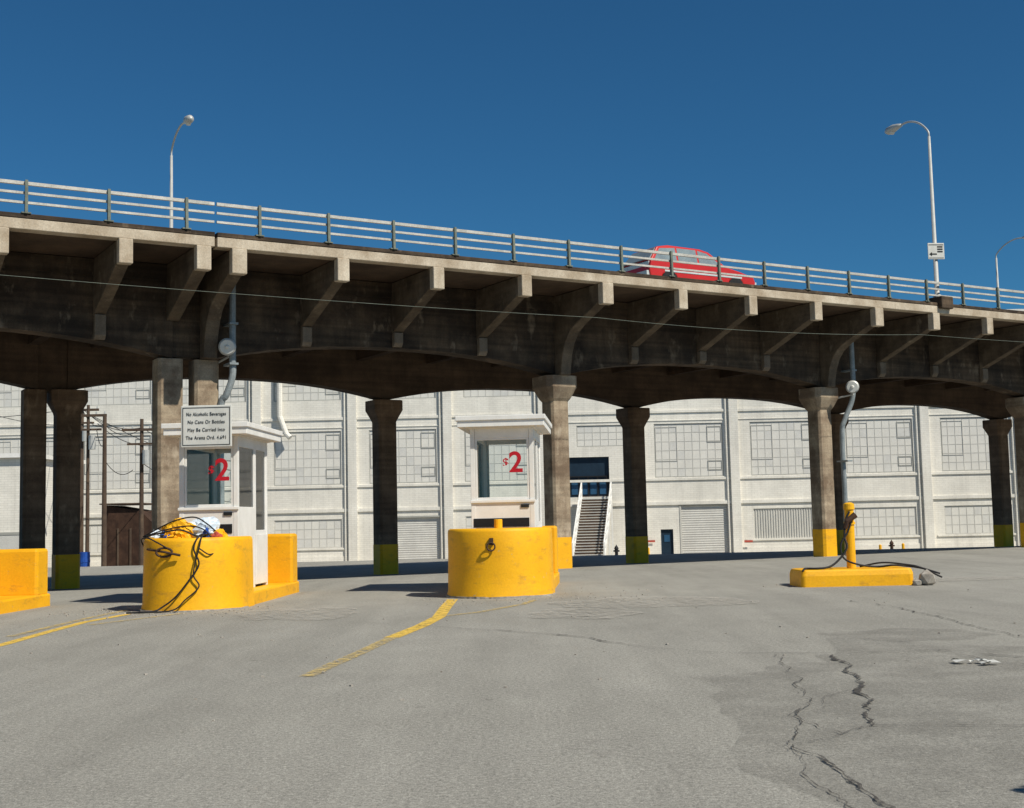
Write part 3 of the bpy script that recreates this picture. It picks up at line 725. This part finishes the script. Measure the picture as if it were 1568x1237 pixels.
for kind,x0,x1,z0,z1 in items:
    y=FY+.06; w=x1-x0; h=z1-z0
    if kind in('win','low'):
        box(bp,x0,x1,y+.02,y+.05,z0,z1)
        nx=max(4,round(w/.56)); nz=max(3,round(h/.62))
        for i in range(nx):
            for j in range(nz):
                if random.random()<.13: box(bp2,x0+w*i/nx+.03,x0+w*(i+1)/nx-.03,y+.0165,y+.0195,z0+h*j/nz+.03,z0+h*(j+1)/nz-.03)
        for i in range(1,nx):
            xx=x0+w*i/nx; box(bmu,xx-.02,xx+.02,y+.004,y+.019,z0,z1)
        for j in range(1,nz):
            zz=z0+h*j/nz; box(bmu,x0,x1,y+.006,y+.0185,zz-.018,zz+.018)
        def frame(a,b,c,d,t,bm,yy):
            box(bm,a,b,yy,yy+.02,c,c+t); box(bm,a,b,yy,yy+.02,d-t,d); box(bm,a,a+t,yy,yy+.02,c+t,d-t); box(bm,b-t,b,yy,yy+.02,c+t,d-t)
        frame(x0+.005,x1-.005,z0+.005,z1-.005,.055,bmd if kind=='win' else bmu,y-.02)
        if h>3:
            frame(x1-w/nx*2-.03,x1-.09,z0+h*.12,z0+h*.30,.055,bmd,y-.018)
            frame(x1-w/nx*2-.03,x1-.09,z0+h*.64,z0+h*.94,.05,bmd,y-.018)
            frame(x0+.1,x0+w/nx*3,z0+h*.3,z0+h*.94,.03,bmu,y-.018)
    elif kind=='vent':
        box(bp,x0,x1,y+.05,y+.08,z0,z1)
        n=26
        for i in range(n+1): xx=x0+w*i/n; box(bmu,max(x0,xx-.04),min(x1,xx+.04),y-.0,y+.049,z0,z1)
    elif kind=='dock':
        n=int(h/.16)
        for j in range(n):
            za=z0+h*j/n; zb=z0+h*(j+1)/n
            prism(bsh,[Vector((x0,y+.06,za)),Vector((x0,y+.035,(za+zb)/2)),Vector((x0,y+.06,zb)),Vector((x0,y+.09,(za+zb)/2))],[Vector((x1,y+.06,za)),Vector((x1,y+.035,(za+zb)/2)),Vector((x1,y+.06,zb)),Vector((x1,y+.09,(za+zb)/2))])
        for a,b in ((x0,x0+.12),(x1-.12,x1)): box(bmu,a,b,y-.1,y-.0,z0,z1)
        box(bmd,x0-.1,x1+.1,FY-.08,FY-.002,z1,z1+.12)
    elif kind=='entry':
        box(bdk,x0,x1,y+.2,y+.23,z0,z1)
    elif kind=='door':
        box(bdk,x0,x1,y+.1,y+.13,z0,z1)
finish(bp,'window_panes',M_pane,wh); finish(bp2,'replaced_panes',M_pane2,wh); finish(bmu,'window_mullions',M_mull,wh); finish(bmd,'window_frames',M_mulld,wh)
finish(bsh,'loading_doors',M_shutter,wh); finish(bdk,'dark_doors',M_navy,wh)
bm=bmesh.new()
for i in range(4):
    x=4.2+i*.68
    box(bm,x,x+.5,FY+.2,FY+.25,3.05,4.1)
box(bm,10.8,11.2,FY+.13,FY+.155,-.5,.0)
finish(bm,'door_panels',M_doorblue,wh)
bm=bmesh.new()
for i in range(5):
    x=4.02+i*.68; box(bm,x,x+.08,FY+.15,FY+.255,2.85,4.3)
box(bm,4.0,6.95,FY+.14,FY+.255,4.3,4.38); finish(bm,'door_mullions',M_dark,wh)
bm=bmesh.new(); box(bm,9.6,10.1,FY-.16,FY-.145,-.5,-.35); box(bm,16.5,17.1,FY-.36,FY-.345,-.65,-.5); finish(bm,'red_plates',M_redcap,wh)
bm=bmesh.new(); sweep(bm,[(-16.9,FY-.3,13),(-16.9,FY-.3,9.2),(-16.4,FY-.5,7.9),(-16.1,FY-.6,7.6)],.2,10); finish(bm,'roof_duct',M_brick,wh)

st=empty('exterior_staircase')
zt=2.85; zb=G(5.2,87)-.0; n=22; run=5.6
bm=bmesh.new(); bw=bmesh.new(); br_=bmesh.new()
def sx(f): return 5.9-1.0*f
box(bm,4.6,7.0,FY-1.2,FY-.43,zt-.2,zt-.0)
for i in range(n):
    f=(i+1)/n; y=FY-1.2-run*f; z=zt-(zt-zb)*f
    box(bm,sx(f)-1.0,sx(f)+1.0,y,y+run/n+.03,z+.0,z+.05)
    box(br_,sx(f)-.98,sx(f)+.98,y+run/n+.031,y+run/n+.05,z+.0,z+.24)
finish(bm,'treads',M_shutter,st); finish(br_,'risers',M_wood,st)
for sgn in (-1,1):
    A=Vector((sx(0)+sgn*1.06,FY-1.2,zt)); Bq=Vector((sx(1)+sgn*1.06,FY-1.2-run,zb))
    def bar(z0,z1,hw=.04):
        prism(bw,[A+Vector((-hw,0,z0)),A+Vector((hw,0,z0)),A+Vector((hw,0,z1)),A+Vector((-hw,0,z1))],[Bq+Vector((-hw,0,z0)),Bq+Vector((hw,0,z0)),Bq+Vector((hw,0,z1)),Bq+Vector((-hw,0,z1))])
    bar(-.3,.08); bar(.92,1.04); bar(.5,.58)
    for i in range(8):
        p=A.lerp(Bq,i/7); box(bw,p.x-.05,p.x+.05,p.y-.05,p.y+.05,p.z,p.z+1.05)
    for f in (.0,.4):
        p=A.lerp(Bq,f); box(bw,p.x-.06,p.x+.06,p.y-.06,p.y+.06,zb,p.z-.25)
finish(bw,'stringers_and_rails',M_white,st)

def hydrant(x,y,mat,mat2):
    e=empty('fire_hydrant'); g=G(x,y); bm=bmesh.new()
    sweep(bm,[(x,y,g),(x,y,g+.05),(x,y,g+.06),(x,y,g+.5),(x,y,g+.52),(x,y,g+.56),(x,y,g+.68),(x,y,g+.74)],[.17,.17,.11,.11,.15,.15,.1,.03],14)
    finish(bm,'barrel',mat,e); bm=bmesh.new()
    sweep(bm,[(x-.2,y,g+.4),(x+.2,y,g+.4)],.06,10); sweep(bm,[(x,y,g+.4),(x,y-.2,g+.4)],.07,10); sweep(bm,[(x,y,g+.73),(x,y,g+.8)],.035,6)
    finish(bm,'outlets',mat2,e)
hydrant(26.3,90,M_brass,M_brass); hydrant(6.6,84,M_black,M_black)
def bollard(x,y,h,mat=M_yellow):
    e=empty('bollard'); g=G(x,y); bm=bmesh.new(); sweep(bm,[(x,y,g),(x,y,g+h),(x,y,g+h+.05)],[.1,.1,.05],12); finish(bm,'post',mat,e)
bollard(25.5,90,.45); bollard(27.1,90,.5); bollard(9.4,91.0,.6)

# =====================================================================
# far left: small building, poles, shed
# =====================================================================
sb=empty('small_white_building')
bm=bmesh.new(); box(bm,-38,-28.4,75,84,-1.9,5.6); finish(bm,'walls',M_brick,sb)
bm=bmesh.new(); box(bm,-38.3,-28.1,74.7,84.3,5.6,5.85); finish(bm,'roof_edge',M_white,sb)
bm=bmesh.new(); box(bm,-31.0,-28.8,74.93,74.999,-1.4,1.1); finish(bm,'garage_door',M_shutter,sb)
bm=bmesh.new(); box(bm,-31.1,-28.7,74.9,74.998,1.1,1.25); finish(bm,'lintel',M_mulld,sb)
def pole(x,y,h,r=.14,arm=True,mat=M_wood):
    e=empty('utility_pole'); g=G(x,y); bm=bmesh.new(); sweep(bm,[(x,y,g-.1),(x,y,g+h)],[r,r*.7],10)
    if arm:
        box(bm,x-1.1,x+1.1,y-.16,y-.05,g+h-.7,g+h-.55); box(bm,x-.8,x+.8,y-.16,y-.05,g+h-1.5,g+h-1.38)
    finish(bm,'mast',mat,e)
    if arm:
        bm=bmesh.new()
        for a in (-1,-.5,.5,1): sweep(bm,[(x+a,y-.1,g+h-.55),(x+a,y-.1,g+h-.4)],[.05,.04],8)
        sweep(bm,[(x+.3,y-.2,g+h-2.6),(x+.3,y-.2,g+h-1.8)],.2,12)
        finish(bm,'insulators_and_transformer',M_galv,e)
    return Vector((x,y,g+h-.5))
p1=pole(-23.0,72,8.5,.15,False); p2=pole(-21.2,73,8.4,.14,True); p3=pole(-27.0,80,10.5,.17,True)
p4=pole(-23.9,69,9.8,.12,False,M_galv); p5=pole(-24.6,74,9.4,.12,True)
wr=empty('power_lines'); bm=bmesh.new()
for a,b in ((p1,p2),(p2,p3),(p1,p3),(p2,Vector((-20,93,6))),(p3,Vector((-50,85,9))),(p3+Vector((1,0,-1)),p2+Vector((1,0,-1))),(p2+Vector((0,0,-2)),Vector((-20,92.8,3))),(p1+Vector((0,0,-2)),p2+Vector((-.5,0,-2.4))),(p1,Vector((-40,95,10.5))),(p5,p2),(p5+Vector((.5,0,-1)),p1+Vector((0,0,-1))),(p5,Vector((-19,92.8,5)))):
    sweep(bm,cat(a,b,.5),.022,5)
finish(bm,'wires',M_black,wr)
shed=empty('rusty_shed'); bm=bmesh.new()
g=G(-23,76)
prism(bm,[Vector((-24.6,77,g-.1)),Vector((-24.6,77,g+3.7)),Vector((-22.4,77,g+3.3)),Vector((-21.2,77,g+2.1)),Vector((-21.2,77,g-.1))],[Vector((-24.6,81,g-.1)),Vector((-24.6,81,g+3.7)),Vector((-22.4,81,g+3.3)),Vector((-21.2,81,g+2.1)),Vector((-21.2,81,g-.1))])
finish(bm,'sheet_walls',M_rust,shed)
bm=bmesh.new()
for i in range(5): box(bm,-24.55+i*.75,-24.45+i*.75,76.93,77.0,g,g+2.3)
box(bm,-24.8,-22.3,76.7,81.2,g+3.72,g+3.8); finish(bm,'battens',M_wood,shed)
rock('scrap_pile',(-20.6,75,G(-20.6,75)+.25),(1.1,.8,.5),M_rust,9,None,3,.8)
e=empty('blue_barrel'); bm=bmesh.new(); g=G(-24.4,73)
sweep(bm,[(-24.4,73,g),(-24.4,73,g+.3),(-24.4,73,g+.32),(-24.4,73,g+.6),(-24.4,73,g+.9)],[.28,.28,.3,.28,.28],16); finish(bm,'drum',M_blue,e)

# =====================================================================
# camera, light, sky
# =====================================================================
cd=bpy.data.cameras.new('camera'); cam=bpy.data.objects.new('camera',cd); sc.collection.objects.link(cam); sc.camera=cam
cd.sensor_width=36; cd.lens=36*1960/1568; cd.clip_start=.1; cd.clip_end=6000
R=Matrix.Rotation(math.radians(90)+PITCH,4,'X')@Matrix.Rotation(-.022,4,'Z')
cam.matrix_world=Matrix.Translation((0,0,EYE))@R

EL=math.radians(47); hv=Vector((.77,-.64)).normalized()
sv=Vector((hv.x*math.cos(EL),hv.y*math.cos(EL),math.sin(EL)))
sd=bpy.data.lights.new('sun','SUN'); sd.energy=5.0; sd.angle=math.radians(.53); sd.color=(1.0,.935,.81)
so=bpy.data.objects.new('sun',sd); sc.collection.objects.link(so); so.rotation_euler=sv.to_track_quat('Z','Y').to_euler(); so.location=(20,-20,30)

w=bpy.data.worlds.new('World'); sc.world=w; w.use_nodes=True; nt=w.node_tree
bg=nt.nodes['Background']; sky=nt.nodes.new('ShaderNodeTexSky'); sky.sky_type='NISHITA'; sky.sun_disc=False
sky.sun_elevation=EL; sky.sun_rotation=math.atan2(hv.x,hv.y); sky.air_density=1.0; sky.dust_density=.1; sky.ozone_density=3.0; sky.altitude=1500
mx=nt.nodes.new('ShaderNodeMix'); mx.data_type='RGBA'; mx.blend_type='MULTIPLY'; mx.inputs[0].default_value=1; mx.inputs[7].default_value=(.24,.62,.80,1)
nt.links.new(sky.outputs[0],mx.inputs[6]); nt.links.new(mx.outputs[2],bg.inputs[0]); bg.inputs[1].default_value=.085
sc.view_settings.view_transform='Standard'; sc.view_settings.look='None'; sc.view_settings.exposure=0
